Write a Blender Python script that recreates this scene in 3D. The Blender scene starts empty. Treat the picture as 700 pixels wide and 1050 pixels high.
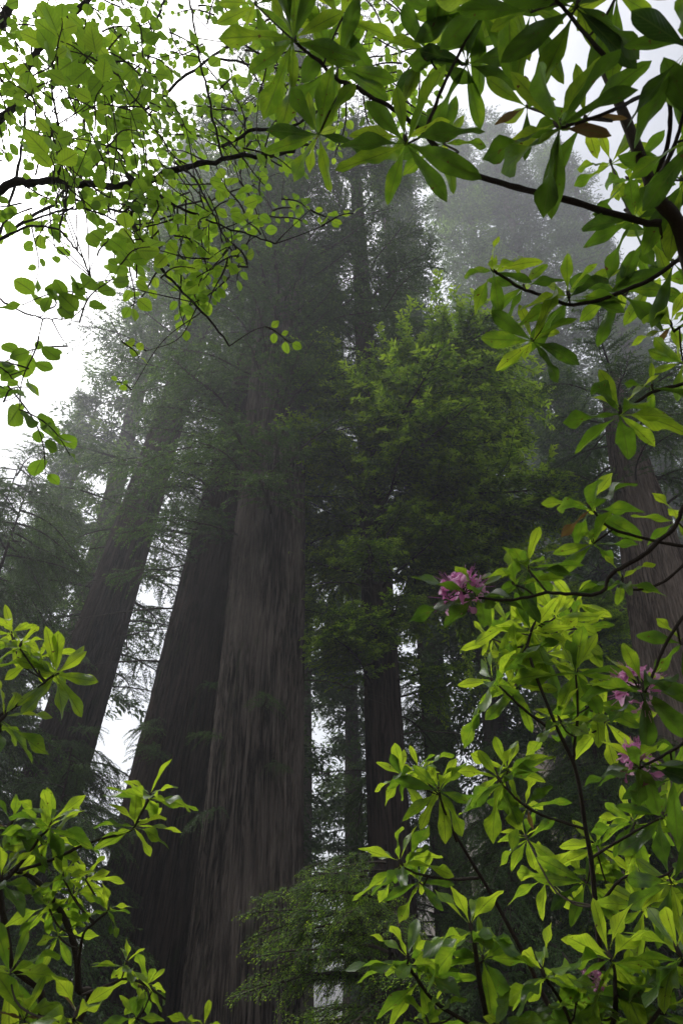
import bpy, math, random
import numpy as np
from mathutils import Vector

R = math.radians
rng = np.random.default_rng(11)
random.seed(11)
sc = bpy.context.scene
COL = sc.collection

# ------------------------------------------------------------------ camera
PITCH = R(36)
CAM = np.array([0.0, 0.0, 1.6])
FPX = 700.0
FWD = np.array([0, math.cos(PITCH), math.sin(PITCH)])
UPV = np.array([0, -math.sin(PITCH), math.cos(PITCH)])
RGT = np.array([1.0, 0, 0])
cd = bpy.data.cameras.new('camera')
cam = bpy.data.objects.new('camera', cd)
COL.objects.link(cam)
cam.location = CAM
cam.rotation_euler = (math.pi / 2 + PITCH, 0, 0)
cd.sensor_fit = 'VERTICAL'
cd.sensor_height = 36
cd.lens = 24
cd.clip_start = 0.05
cd.clip_end = 2000
cd.dof.use_dof = True
cd.dof.focus_distance = 3.2
cd.dof.aperture_fstop = 9.0
sc.camera = cam


def P(px, py, d):
    """the point d metres deep seen at a photo position (700 x 1050 measure)"""
    v = FWD + (px - 350) / FPX * RGT + (525 - py) / FPX * UPV
    return CAM + v * d


def PY(px, py, Y):
    v = FWD + (px - 350) / FPX * RGT + (525 - py) / FPX * UPV
    return CAM + v * (Y / v[1])


def nrm(v):
    v = np.asarray(v, float)
    return v / (np.linalg.norm(v) + 1e-12)


# ------------------------------------------------------------------ mesh kit
class MB:
    """collects quad pieces: vertices, faces, uv, tint, material slot"""

    def __init__(self):
        self.v, self.f, self.uv, self.t, self.m = [], [], [], [], []
        self.n = 0

    def add(self, V, F, UV, T=0.5, m=0):
        V = np.asarray(V, np.float32)
        self.v.append(V)
        self.f.append(np.asarray(F, np.int64) + self.n)
        self.uv.append(np.asarray(UV, np.float32))
        self.t.append(np.broadcast_to(np.asarray(T, np.float32), (len(V),)).copy())
        self.m.append(np.full(len(F), m, np.int32))
        self.n += len(V)

    def mesh(self, name, mats, smooth=True):
        V = np.concatenate(self.v); F = np.concatenate(self.f)
        UV = np.concatenate(self.uv); T = np.concatenate(self.t); M = np.concatenate(self.m)
        me = bpy.data.meshes.new(name)
        me.vertices.add(len(V)); me.vertices.foreach_set('co', V.ravel())
        me.loops.add(F.size); me.loops.foreach_set('vertex_index', F.ravel().astype(np.int32))
        me.polygons.add(len(F))
        me.polygons.foreach_set('loop_start', np.arange(0, F.size, 4, dtype=np.int32))
        me.polygons.foreach_set('loop_total', np.full(len(F), 4, np.int32))
        me.polygons.foreach_set('material_index', M)
        me.polygons.foreach_set('use_smooth', np.full(len(F), smooth))
        ul = me.uv_layers.new(name='UVMap')
        ul.data.foreach_set('uv', UV[F.ravel()].ravel())
        a = me.attributes.new('tint', 'FLOAT', 'POINT')
        a.data.foreach_set('value', T)
        for m in mats:
            me.materials.append(m)
        me.update(calc_edges=True)
        return me


def link(name, me, parent=None, loc=None, rot=None, scale=None):
    o = bpy.data.objects.new(name, me)
    COL.objects.link(o)
    if parent:
        o.parent = parent
    if loc is not None:
        o.location = loc
    if rot is not None:
        o.rotation_euler = rot
    if scale is not None:
        o.scale = (scale,) * 3 if np.isscalar(scale) else scale
    return o


def thing(name, label, cat, loc, group=None):
    o = bpy.data.objects.new(name, None)
    o.empty_display_size = 0.2
    COL.objects.link(o)
    o.location = loc
    o['label'] = label
    o['category'] = cat
    if group:
        o['group'] = group
    return o


def smooth_path(pts, n):
    """Catmull-Rom through the points"""
    pts = np.asarray(pts, float)
    if len(pts) == 2:
        t = np.linspace(0, 1, n)[:, None]
        return pts[0] * (1 - t) + pts[1] * t
    p = np.vstack([2 * pts[0] - pts[1], pts, 2 * pts[-1] - pts[-2]])
    out = []
    K = len(pts) - 1
    for i in range(n):
        u = i / (n - 1) * K
        k = min(int(u), K - 1); t = u - k
        a, b, c, d = p[k], p[k + 1], p[k + 2], p[k + 3]
        out.append(0.5 * ((2 * b) + (c - a) * t + (2 * a - 5 * b + 4 * c - d) * t * t + (3 * b - a - 3 * c + d) * t ** 3))
    return np.array(out)


def tube(mb, path, rad, seg=6, m=0, tint=0.5, wob=0.0, r=rng):
    path = np.asarray(path, float); n = len(path)
    rad = np.broadcast_to(np.asarray(rad, float), (n,)).copy()
    tan = np.gradient(path, axis=0)
    tan /= (np.linalg.norm(tan, axis=1, keepdims=True) + 1e-12)
    ref = np.array([0.0, 0, 1]) if abs(tan[0, 2]) < 0.9 else np.array([1.0, 0, 0])
    u = nrm(np.cross(tan[0], ref)); us = []
    for i in range(n):
        u = nrm(u - tan[i] * np.dot(u, tan[i])); us.append(u)
    us = np.array(us); ws = np.cross(tan, us)
    if wob:
        rad *= 1 + wob * r.normal(size=n)
    ang = np.linspace(0, 2 * np.pi, seg, endpoint=False)
    V = path[:, None, :] + rad[:, None, None] * (np.cos(ang)[None, :, None] * us[:, None, :] + np.sin(ang)[None, :, None] * ws[:, None, :])
    L = np.concatenate([[0], np.cumsum(np.linalg.norm(np.diff(path, axis=0), axis=1))])
    UV = np.stack([np.broadcast_to(np.abs(ang / np.pi - 1) * 0.5, (n, seg)), np.broadcast_to(L[:, None], (n, seg))], -1)
    i, j = np.meshgrid(np.arange(n - 1), np.arange(seg), indexing='ij')
    j2 = (j + 1) % seg
    F = np.stack([i * seg + j, i * seg + j2, (i + 1) * seg + j2, (i + 1) * seg + j], -1).reshape(-1, 4)
    mb.add(V.reshape(-1, 3), F, UV.reshape(-1, 2), tint, m)
    # small closing disc at the tip
    k = (n - 1) * seg
    if seg == 6:
        mb.add(V[-1], [[0, 1, 2, 3], [0, 3, 4, 5]], UV[-1], tint, m)


def leaf_template(prof, ns, nc, fold, curl, wave, seed, ratio, twist=0.0, serr=0.0):
    """leaf of length 1 along x, width along y, upper side +z"""
    r = np.random.default_rng(seed)
    s = np.linspace(0, 1, ns + 1)
    c = np.linspace(-1, 1, nc + 1)
    w = prof(s) * ratio * 0.5
    S, C = np.meshgrid(s, c, indexing='ij')
    edge = 1 + 0.025 * np.sin(S * 19 + r.uniform(0, 6)) * np.abs(C) * wave + serr * np.abs(C) * ((np.arange(ns + 1) % 2)[:, None] - .5)
    Y = C * w[:, None] * edge
    X = S.copy()
    Z = fold * np.abs(Y) * np.sin(np.pi * np.clip(S, 0, 1)) ** .5
    Z += wave * 0.10 * np.sin(S * 9 + r.uniform(0, 6) + C * 1.5) * C * C * w[:, None] / max(w.max(), 1e-6)
    if twist:
        a = twist * S
        Y, Z = Y * np.cos(a) - Z * np.sin(a), Z * np.cos(a) + Y * np.sin(a)
    Z = Z - curl * S ** 2
    X -= 0.14 * abs(curl) * S ** 3
    Y = Y + 0.03 * wave * np.sin(S * 2.5 + r.uniform(0, 6)) * S
    V = np.stack([X, Y, Z], -1).reshape(-1, 3)
    UV = np.stack([S, (C + 1) / 2], -1).reshape(-1, 2)
    i, j = np.meshgrid(np.arange(ns), np.arange(nc), indexing='ij')
    k = nc + 1
    F = np.stack([i * k + j, (i + 1) * k + j, (i + 1) * k + j + 1, i * k + j + 1], -1).reshape(-1, 4)
    return V, F, UV


def prof_rhodo(s):
    body = np.sin(np.pi * np.clip((s - 0.07) / 0.93, 0, 1) ** 1.45) ** 0.75
    tip = 1.0
    return np.maximum(body * tip, np.where(s < 0.12, 0.07, 0.012))


def prof_ovate(s):
    return np.maximum(np.sin(np.pi * np.clip((s - 0.1) / 0.9, 0, 1) ** 0.85) ** 0.65, np.where(s < .12, 0.04, 0.015))


def prof_petal(s):
    return np.maximum(np.sin(np.pi * s ** 1.6 * 0.93) ** 0.8, 0.06)


RH = [leaf_template(prof_rhodo, 12, 4, f, c, wv, i, ra, tw) for i, (f, c, wv, ra, tw) in enumerate([
    (.35, .10, .6, .245, .1), (.25, .22, 1.0, .235, -.3), (.5, .05, .5, .26, .2), (.2, .32, 1.2, .24, .4), (.45, -.06, .8, .24, -.2),
    (.3, .18, .9, .265, .0), (.6, .12, .4, .235, .3), (.15, .25, 1.3, .25, -.4)])]
OV = [leaf_template(prof_ovate, 18, 4, f * .6, c, wv * .45, i + 50, ra, tw, .06) for i, (f, c, wv, ra, tw) in enumerate([
    (.3, .10, .8, .72, .1), (.15, .25, 1.2, .66, -.3), (.4, .0, .6, .78, .3), (.2, .15, 1.4, .62, .5), (.1, -.1, .9, .70, -.5)])]
PT = [leaf_template(prof_petal, 6, 4, f, c, 2.2, i + 90, .5, tw) for i, (f, c, tw) in enumerate([(.3, .3, .2), (-.2, .45, -.5), (.5, .1, .6)])]
# conifer leaflet: a slim flat twiglet, four-sided outline
LF_V = np.array([[0, -.05, 0], [0, .05, 0], [.35, .5, .03], [.35, -.5, .03], [1, .06, -.06], [1, -.06, -.06]], np.float32)
LF_F = np.array([[0, 3, 2, 1], [3, 5, 4, 2]])
LF_UV = np.array([[0, .4], [0, .6], [.35, 1], [.35, 0], [1, .6], [1, .4]], np.float32)


def stamp(mb, tpl, M, O, tint, m=0):
    """M (K,3,3) rows are the images of x, y, z; O (K,3)"""
    V, F, UV = tpl
    K = len(O)
    if K == 0:
        return
    W = np.einsum('vi,kij->kvj', V, M) + O[:, None, :]
    n = len(V)
    FF = F[None] + (np.arange(K) * n)[:, None, None]
    mb.add(W.reshape(-1, 3), FF.reshape(-1, 4), np.tile(UV, (K, 1)), np.repeat(tint, n), m)


# ------------------------------------------------------------------ materials
def new_mat(name):
    m = bpy.data.materials.new(name)
    m.use_nodes = True
    nt = m.node_tree
    nt.nodes.clear()
    return m, nt, nt.nodes, nt.links


def N(nt, typ, **kw):
    n = nt.nodes.new(typ)
    for k, v in kw.items():
        setattr(n, k, v)
    return n


def mathn(nt, op, a, b=None, clamp=False):
    n = nt.nodes.new('ShaderNodeMath'); n.operation = op; n.use_clamp = clamp
    for i, x in enumerate((a, b)):
        if x is None:
            continue
        if hasattr(x, 'is_output'):
            nt.links.new(x, n.inputs[i])
        else:
            n.inputs[i].default_value = x
    return n.outputs[0]


def ramp(nt, fac, stops):
    n = nt.nodes.new('ShaderNodeValToRGB')
    e = n.color_ramp.elements
    while len(e) < len(stops):
        e.new(0.5)
    for el, (p, c) in zip(e, stops):
        el.position = p; el.color = (*c, 1)
    nt.links.new(fac, n.inputs[0])
    return n.outputs[0]


def mixc(nt, fac, a, b, blend='MIX'):
    n = nt.nodes.new('ShaderNodeMix'); n.data_type = 'RGBA'; n.blend_type = blend
    for idx, x in ((0, fac), (6, a), (7, b)):
        if hasattr(x, 'is_output'):
            nt.links.new(x, n.inputs[idx])
        elif isinstance(x, (int, float)):
            n.inputs[idx].default_value = x
        else:
            n.inputs[idx].default_value = (*x, 1)
    return n.outputs[2]


def leaf_mat(name, stops, tr_stops, trans=0.46, rough=0.33, veins=11.0, spec=0.4, blotch=0.8, spots=True, tscale=0.6):
    m, nt, ns, ls = new_mat(name)
    out = N(nt, 'ShaderNodeOutputMaterial')
    at = N(nt, 'ShaderNodeAttribute', attribute_name='tint')
    uv = N(nt, 'ShaderNodeUVMap')
    sep = N(nt, 'ShaderNodeSeparateXYZ'); ls.new(uv.outputs[0], sep.inputs[0])
    tc = N(nt, 'ShaderNodeTexCoord')
    no = N(nt, 'ShaderNodeTexNoise'); no.inputs['Scale'].default_value = 28; no.inputs['Detail'].default_value = 4
    ls.new(tc.outputs['Object'], no.inputs['Vector'])
    t = mathn(nt, 'ADD', at.outputs['Fac'], mathn(nt, 'MULTIPLY', mathn(nt, 'SUBTRACT', no.outputs['Fac'], 0.5), blotch))
    if tscale != 1:
        t = mathn(nt, 'MULTIPLY', t, tscale)
    base = ramp(nt, t, stops)
    trc = ramp(nt, t, tr_stops)
    # midrib and side veins, part of the leaf itself
    av = mathn(nt, 'ABSOLUTE', mathn(nt, 'SUBTRACT', sep.outputs[1], 0.5))
    mid = mathn(nt, 'LESS_THAN', av, 0.035)
    ph = mathn(nt, 'SUBTRACT', mathn(nt, 'MULTIPLY', sep.outputs[0], veins * 6.283), mathn(nt, 'MULTIPLY', av, veins * 3.2))
    sv = mathn(nt, 'POWER', mathn(nt, 'ADD', mathn(nt, 'MULTIPLY', mathn(nt, 'SINE', ph), 0.5), 0.5), 6)
    vein = mathn(nt, 'MAXIMUM', mathn(nt, 'MULTIPLY', mid, 0.9), mathn(nt, 'MULTIPLY', sv, 0.35))
    base = mixc(nt, mathn(nt, 'MULTIPLY', vein, 0.5), base, (0.16, 0.21, 0.06))
    trc = mixc(nt, mathn(nt, 'MULTIPLY', vein, 0.75), trc, (0.05, 0.085, 0.012))
    if spots:
        n2 = N(nt, 'ShaderNodeTexNoise'); n2.inputs['Scale'].default_value = 75; n2.inputs['Detail'].default_value = 3
        ls.new(tc.outputs['Object'], n2.inputs['Vector'])
        sp = mathn(nt, 'GREATER_THAN', n2.outputs['Fac'], 0.70)
        base = mixc(nt, sp, base, (0.10, 0.055, 0.02))
        trc = mixc(nt, sp, trc, (0.10, 0.05, 0.015))
    pb = N(nt, 'ShaderNodeBsdfPrincipled')
    ls.new(base, pb.inputs['Base Color'])
    pb.inputs['Roughness'].default_value = rough
    pb.inputs['Specular IOR Level'].default_value = spec
    bp = N(nt, 'ShaderNodeBump'); bp.inputs['Strength'].default_value = 0.5; bp.inputs['Distance'].default_value = 0.002
    ls.new(mathn(nt, 'SUBTRACT', 1.0, vein), bp.inputs['Height']); ls.new(bp.outputs[0], pb.inputs['Normal'])
    tl = N(nt, 'ShaderNodeBsdfTranslucent'); ls.new(trc, tl.inputs['Color'])
    mx = N(nt, 'ShaderNodeMixShader'); mx.inputs[0].default_value = trans
    ls.new(pb.outputs[0], mx.inputs[1]); ls.new(tl.outputs[0], mx.inputs[2])
    ls.new(mx.outputs[0], out.inputs['Surface'])
    return m


M_RHODO = leaf_mat('rhododendron_leaf',
                   [(0, (.018, .042, .010)), (.27, (.035, .085, .014)), (.51, (.085, .17, .018)), (.64, (.10, .19, .02)), (.74, (.09, .06, .028))],
                   [(0, (.035, .085, .010)), (.25, (.18, .345, .018)), (.51, (.58, .78, .035)), (.64, (.62, .76, .04)), (.74, (.19, .11, .035))])
M_BROAD = leaf_mat('broad_leaf',
                   [(0, (.03, .075, .012)), (.5, (.055, .13, .016)), (1, (.10, .20, .02))],
                   [(0, (.15, .30, .02)), (.5, (.30, .52, .03)), (1, (.50, .72, .04))], trans=.5, rough=.5, veins=8, tscale=1, spots=False, spec=.3)


def needle_mat(name, stops, tr, trans=0.3):
    m, nt, ns, ls = new_mat(name)
    out = N(nt, 'ShaderNodeOutputMaterial')
    at = N(nt, 'ShaderNodeAttribute', attribute_name='tint')
    oi = N(nt, 'ShaderNodeObjectInfo')
    t = mathn(nt, 'ADD', at.outputs['Fac'], mathn(nt, 'MULTIPLY', mathn(nt, 'SUBTRACT', oi.outputs['Random'], .5), .25))
    pb = N(nt, 'ShaderNodeBsdfPrincipled'); ls.new(ramp(nt, t, stops), pb.inputs['Base Color'])
    pb.inputs['Roughness'].default_value = .5; pb.inputs['Specular IOR Level'].default_value = .3
    tl = N(nt, 'ShaderNodeBsdfTranslucent'); ls.new(ramp(nt, t, tr), tl.inputs['Color'])
    mx = N(nt, 'ShaderNodeMixShader'); mx.inputs[0].default_value = trans
    ls.new(pb.outputs[0], mx.inputs[1]); ls.new(tl.outputs[0], mx.inputs[2]); ls.new(mx.outputs[0], out.inputs['Surface'])
    return m


M_NEEDLE = needle_mat('conifer_needles', [(0, (.016, .038, .011)), (.5, (.048, .105, .020)), (1, (.12, .22, .030))],
                      [(0, (.03, .075, .014)), (.5, (.10, .20, .025)), (1, (.28, .46, .04))])
M_NEEDLE_B = needle_mat('fresh_needles', [(0, (.018, .046, .010)), (.45, (.075, .16, .014)), (1, (.22, .38, .024))],
                        [(0, (.09, .19, .014)), (.42, (.38, .62, .024)), (1, (.55, .76, .035))], .5)


def bark_mat(name, dark, mid, light, moss=0.0, sc_u=9.0, sc_v=0.35, bump=0.06, mossc=(.035, .055, .012)):
    """fibrous bark on uv: u = metres round the trunk, v = metres up"""
    m, nt, ns, ls = new_mat(name)
    out = N(nt, 'ShaderNodeOutputMaterial')
    uv = N(nt, 'ShaderNodeUVMap')
    def nz(su, sv, det, rough=.6, dist=0.0):
        mp = N(nt, 'ShaderNodeMapping'); mp.inputs['Scale'].default_value = (su, sv, 1)
        ls.new(uv.outputs[0], mp.inputs['Vector'])
        n = N(nt, 'ShaderNodeTexNoise'); n.inputs['Scale'].default_value = 1; n.inputs['Detail'].default_value = det
        n.inputs['Roughness'].default_value = rough; n.inputs['Distortion'].default_value = dist
        ls.new(mp.outputs[0], n.inputs['Vector'])
        return n.outputs['Fac']
    a = nz(sc_u, sc_v, 6, .6, 1.1)
    b = nz(sc_u * 5, sc_v * 4, 4, .6)
    c = nz(.5, .22, 3, .5)
    ridge = mathn(nt, 'ABSOLUTE', mathn(nt, 'SUBTRACT', a, .5))
    f = mathn(nt, 'ADD', mathn(nt, 'MULTIPLY', ridge, 3.2), mathn(nt, 'MULTIPLY', mathn(nt, 'SUBTRACT', b, .5), .9))
    col = ramp(nt, f, [(0.03, dark), (.2, mid), (.85, light)])  # bark's own tones; dark crevices also stand in for faint furrow shade
    col = mixc(nt, mathn(nt, 'MULTIPLY', mathn(nt, 'SUBTRACT', c, .45), 2.0, True), col, tuple(x * 1.25 for x in light))
    if moss:
        d = nz(1.3, .5, 5, .7)
        fm = mathn(nt, 'MULTIPLY', mathn(nt, 'SUBTRACT', d, 1 - moss), 5, True)
        col = mixc(nt, fm, col, mossc)
    pb = N(nt, 'ShaderNodeBsdfPrincipled'); ls.new(col, pb.inputs['Base Color'])
    pb.inputs['Roughness'].default_value = .9; pb.inputs['Specular IOR Level'].default_value = .15
    bp = N(nt, 'ShaderNodeBump'); bp.inputs['Strength'].default_value = .9; bp.inputs['Distance'].default_value = bump
    ls.new(f, bp.inputs['Height']); ls.new(bp.outputs[0], pb.inputs['Normal'])
    ls.new(pb.outputs[0], out.inputs['Surface'])
    return m


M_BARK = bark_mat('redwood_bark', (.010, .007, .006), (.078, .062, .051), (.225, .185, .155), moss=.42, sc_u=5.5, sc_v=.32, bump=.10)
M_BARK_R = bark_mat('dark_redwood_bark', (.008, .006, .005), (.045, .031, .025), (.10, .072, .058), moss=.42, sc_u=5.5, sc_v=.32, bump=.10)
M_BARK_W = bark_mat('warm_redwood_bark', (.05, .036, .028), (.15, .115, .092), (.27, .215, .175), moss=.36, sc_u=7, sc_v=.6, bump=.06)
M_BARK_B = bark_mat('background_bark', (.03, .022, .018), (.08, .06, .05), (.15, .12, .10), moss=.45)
M_TWIG = bark_mat('twig_bark', (.012, .009, .007), (.04, .03, .022), (.13, .11, .085), moss=.42, sc_u=300, sc_v=40, bump=.001)
M_LIMB = bark_mat('mossy_limb_bark', (.010, .008, .006), (.028, .02, .015), (.08, .07, .055), moss=.50, sc_u=120, sc_v=30, bump=.004, mossc=(.045, .05, .018))
M_DEAD = bark_mat('dead_twig_bark', (.03, .025, .02), (.08, .065, .05), (.16, .14, .12), sc_u=60, sc_v=10, bump=.002)

m, nt, ns, ls = new_mat('pink_petal')
out = N(nt, 'ShaderNodeOutputMaterial'); at = N(nt, 'ShaderNodeAttribute', attribute_name='tint')
c = ramp(nt, at.outputs['Fac'], [(0, (.46, .10, .30)), (.5, (.68, .28, .52)), (1, (.85, .60, .76))])
pb = N(nt, 'ShaderNodeBsdfPrincipled'); ls.new(c, pb.inputs['Base Color']); pb.inputs['Roughness'].default_value = .5
tl = N(nt, 'ShaderNodeBsdfTranslucent'); ls.new(c, tl.inputs['Color'])
mx = N(nt, 'ShaderNodeMixShader'); mx.inputs[0].default_value = .5
ls.new(pb.outputs[0], mx.inputs[1]); ls.new(tl.outputs[0], mx.inputs[2]); ls.new(mx.outputs[0], out.inputs['Surface'])
M_PETAL = m

m, nt, ns, ls = new_mat('forest_floor')
out = N(nt, 'ShaderNodeOutputMaterial'); tc = N(nt, 'ShaderNodeTexCoord')
n1 = N(nt, 'ShaderNodeTexNoise'); n1.inputs['Scale'].default_value = .6; n1.inputs['Detail'].default_value = 9
ls.new(tc.outputs['Object'], n1.inputs['Vector'])
pb = N(nt, 'ShaderNodeBsdfPrincipled')
ls.new(ramp(nt, n1.outputs['Fac'], [(.3, (.03, .02, .012)), (.5, (.07, .045, .026)), (.65, (.03, .05, .015))]), pb.inputs['Base Color'])
pb.inputs['Roughness'].default_value = .95
ls.new(pb.outputs[0], out.inputs['Surface'])
M_FLOOR = m

# ------------------------------------------------------------------ ground, haze
gx, gy = np.meshgrid(np.linspace(-160, 160, 120), np.linspace(-60, 220, 110), indexing='ij')


def ground_z(x, y):
    return 0.25 * np.sin(x * .21 + 1) * np.cos(y * .17) + 0.12 * np.sin(x * .63 + y * .4) - .1 + np.minimum(np.maximum(np.asarray(y) - 48.0, 0) ** 1.15 * .7, 42) * np.clip((np.asarray(x) - 8.0) / 22.0, 0, 1)


mb = MB()
i, j = np.meshgrid(np.arange(119), np.arange(109), indexing='ij')
mb.add(np.stack([gx, gy, ground_z(gx, gy)], -1).reshape(-1, 3),
       np.stack([i * 110 + j, (i + 1) * 110 + j, (i + 1) * 110 + j + 1, i * 110 + j + 1], -1).reshape(-1, 4),
       np.stack([gx, gy], -1).reshape(-1, 2))
g = link('ground', mb.mesh('ground', [M_FLOOR])); g['kind'] = 'structure'

HAZE = 0.0021
bpy.ops.mesh.primitive_cube_add(size=1, location=(0, 80, 84.5))
hz = bpy.context.object; hz.name = 'haze'; hz.scale = (324, 284, 172)
hz['kind'] = 'stuff'
m, nt, ns, ls = new_mat('haze_air')
out = N(nt, 'ShaderNodeOutputMaterial'); pv = N(nt, 'ShaderNodeVolumePrincipled')
pv.inputs['Color'].default_value = (.93, .95, 1.0, 1); pv.inputs['Density'].default_value = HAZE; pv.inputs['Anisotropy'].default_value = .5
ls.new(pv.outputs[0], out.inputs['Volume'])
hz.data.materials.append(m)

# ------------------------------------------------------------------ trunks
def vnoise(x, y, seed):
    """cheap periodic-in-x value noise: x in turns (0..1), y metres"""
    r = np.random.default_rng(seed)
    out = np.zeros_like(x)
    for k in range(14):
        fx = r.integers(1, 9); fy = r.uniform(.05, .5); ph = r.uniform(0, 6.28); a = 1 / (fx ** .6)
        out += a * np.sin(2 * np.pi * fx * x + fy * y + ph)
    return out / 4


def trunk_mesh(base, top, r0, r1, H, seed, mat, flare=.35, segs=320, rings=170, furrow=.15, lumps=.07, plate=.17, hollow=None):
    """tapering fluted trunk; local origin = base"""
    ax = nrm(top - base)
    h = np.linspace(0, 1, rings) ** 1.15
    z = h * H
    u = np.linspace(0, 1, segs, endpoint=False)
    Z, U = np.meshgrid(z, u, indexing='ij')
    rad = (r0 + (r1 - r0) * (Z / H)) * (1 + flare * np.exp(-Z / 1.8))
    rad = rad * (1 + lumps * vnoise(U, Z * .5, seed))
    r = np.random.default_rng(seed + 7)
    nst = max(8, int(2 * np.pi * r0 / plate))
    warp = np.zeros_like(U)
    for k in range(12):
        fx = int(r.integers(3, 30)); fy = r.uniform(.4, 3.2)
        warp += np.sin(2 * np.pi * fx * U + fy * Z + r.uniform(0, 6.28)) * r.uniform(.2, 1.0)
    warp *= .16
    p1 = np.abs(np.sin(np.pi * (nst * U + warp + .12 * Z))) ** .55
    p2 = np.abs(np.sin(np.pi * (int(nst * .43) * U - warp * 1.3 + .3 - .05 * Z))) ** .5
    fur = p1 * .55 + p2 * .6 - .9 + r.normal(0, .05, U.shape)
    rad = rad + furrow * fur * np.clip(rad, .15, .8)
    if hollow:
        hu, hz_, hw, hh, hd = hollow
        rad -= hd * np.exp(-(((U - hu) / hw) ** 2 + ((Z - hz_) / hh) ** 2) ** 2)
    ang = 2 * np.pi * U
    e1 = nrm(np.cross(ax, [0, 1, 0])); e2 = np.cross(ax, e1)
    V = ax * Z[..., None] + rad[..., None] * (np.cos(ang)[..., None] * e1 + np.sin(ang)[..., None] * e2)
    V[0, :, 2] = -.4
    circ = 2 * np.pi * r0
    UV = np.stack([np.abs(U - .5) * circ, Z], -1)
    i, j = np.meshgrid(np.arange(rings - 1), np.arange(segs), indexing='ij'); j2 = (j + 1) % segs
    F = np.stack([i * segs + j, i * segs + j2, (i + 1) * segs + j2, (i + 1) * segs + j], -1).reshape(-1, 4)
    mb = MB(); mb.add(V.reshape(-1, 3), F, UV.reshape(-1, 2))
    return mb.mesh('trunk', [mat]), ax


def leaflets(mb, O, D, Nn, ln, wd, tint, m=0):
    """stamp conifer leaflets: origins, directions, normals, lengths, widths"""
    D = D / (np.linalg.norm(D, axis=1, keepdims=True) + 1e-9)
    Y = np.cross(Nn, D); Y /= (np.linalg.norm(Y, axis=1, keepdims=True) + 1e-9)
    Z = np.cross(D, Y)
    M = np.stack([D * ln[:, None], Y * wd[:, None], Z * ln[:, None]], 1)
    stamp(mb, (LF_V, LF_F, LF_UV), M, O, tint, m)


def bough(seed, L=5.0, droop=.25, spread=.42, step=.16, lstep=.055, ll=.13, lw=.030, hang=.5, upturn=.0, fresh=.25, bright=0.0, gap=.12):
    """a drooping conifer bough of length L along +x; returns wood MB, foliage MB"""
    r = np.random.default_rng(seed)
    wood, fol = MB(), MB()
    n = 22
    t = np.linspace(0, 1, n)
    sway = r.uniform(-.12, .12)
    path = np.stack([L * t, L * sway * t * t + .02 * L * np.sin(t * 7 + r.uniform(0, 6)), L * (.16 * t - droop * 1.6 * t ** 2 + upturn * t ** 4)], -1)
    tube(wood, path, .012 * L * (1 - .9 * t) + .004, 6, wob=.06, r=r)
    s = .10
    OO, DD, NN, LN, WD, TT = [], [], [], [], [], []
    while s < .995:
        base = np.array([np.interp(s, t, path[:, k]) for k in range(3)])
        for side in (-1, 1):
            if r.random() < gap:
                continue
            l2 = L * spread * (np.sin(np.pi * min(1, (s * .92 + .12))) ** .8 * .8 + .12) * r.uniform(.35, 1.2)
            a = side * R(r.uniform(38, 72)) * (1 - .3 * s)
            d = np.array([math.cos(a), math.sin(a), r.uniform(-.25, .28)])
            m2 = max(5, int(l2 / .14))
            q = np.linspace(0, 1, m2)
            tw = base + d * l2 * q[:, None]
            tw[:, 2] -= hang * l2 * q ** 2 * r.uniform(.4, 1.2)
            tw[:, :2] += .05 * l2 * np.sin(q * 5 + r.uniform(0, 6))[:, None] * np.array([1, 1])
            tube(wood, tw, .0035 * L * .5 * (1 - .8 * q) + .0025, 4, r=r)
            k = max(4, int(l2 / lstep))
            qs = np.linspace(.12, 1, k) + r.normal(0, .01, k)
            qs = np.clip(qs, 0, 1)
            C = np.stack([np.interp(qs, q, tw[:, c]) for c in range(3)], -1)
            T = nrm(tw[-1] - tw[0])
            sd = np.where(np.arange(k) % 2 == 0, 1, -1)
            lat = nrm(np.cross([0, 0, 1], T))
            for rep in range(2):
                D = T * r.uniform(.45, 1.0, (k, 1)) + lat * (sd * r.uniform(.3, 1.1, k))[:, None] + np.array([0, 0, 1]) * r.normal(-.15, .38, (k, 1))
                OO.append(C + r.normal(0, .02, C.shape)); DD.append(D)
                NN.append(np.array([0, 0, 1]) + r.normal(0, .45, (k, 3)))
                ln = ll * r.uniform(.5, 1.35, k) * (1.1 - .45 * qs)
                LN.append(ln); WD.append(lw * r.uniform(.7, 1.4, k))
                base_t = .35 + .25 * r.random() - .1
                TT.append(np.clip(base_t + bright + .22 * r.normal(size=k) * .6 + np.where(qs > .8, fresh, 0), 0, 1))  # lighter tips: fresh growth, and lit clumps painted in on lush boughs
                sd = -sd
        s += step / L * r.uniform(.6, 1.4)
    leaflets(fol, np.concatenate(OO), np.concatenate(DD), np.concatenate(NN), np.concatenate(LN), np.concatenate(WD), np.concatenate(TT))
    return wood, fol


def bough_set(name, cnt, mat, seed, **kw):
    out = []
    for k in range(cnt):
        w, f = bough(seed + k, **kw)
        out.append((w.mesh(name, [M_TWIG]), f.mesh(name + '_foliage', [mat])))
    return out


B_RED = bough_set('bough', 6, M_NEEDLE, 100, L=5.0, droop=.22, hang=.5, lstep=.055, ll=.17, lw=.042, step=.19, gap=.18)
B_FINE = bough_set('bough', 5, M_NEEDLE, 200, L=3.6, droop=.30, hang=.9, step=.11, lstep=.036, ll=.11, lw=.030, fresh=.15)
B_LUSH = bough_set('bough', 6, M_NEEDLE_B, 300, L=3.2, droop=.10, spread=.5, hang=.30, step=.10, lstep=.036, ll=.14, lw=.042, fresh=.6, bright=-.12, gap=.05)
B_NEAR = bough_set('bough', 4, M_NEEDLE_B, 400, L=1.9, droop=.16, spread=.34, hang=.6, step=.05, lstep=.012, ll=.045, lw=.009, fresh=.5, gap=.3, bright=-.40)


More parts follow.
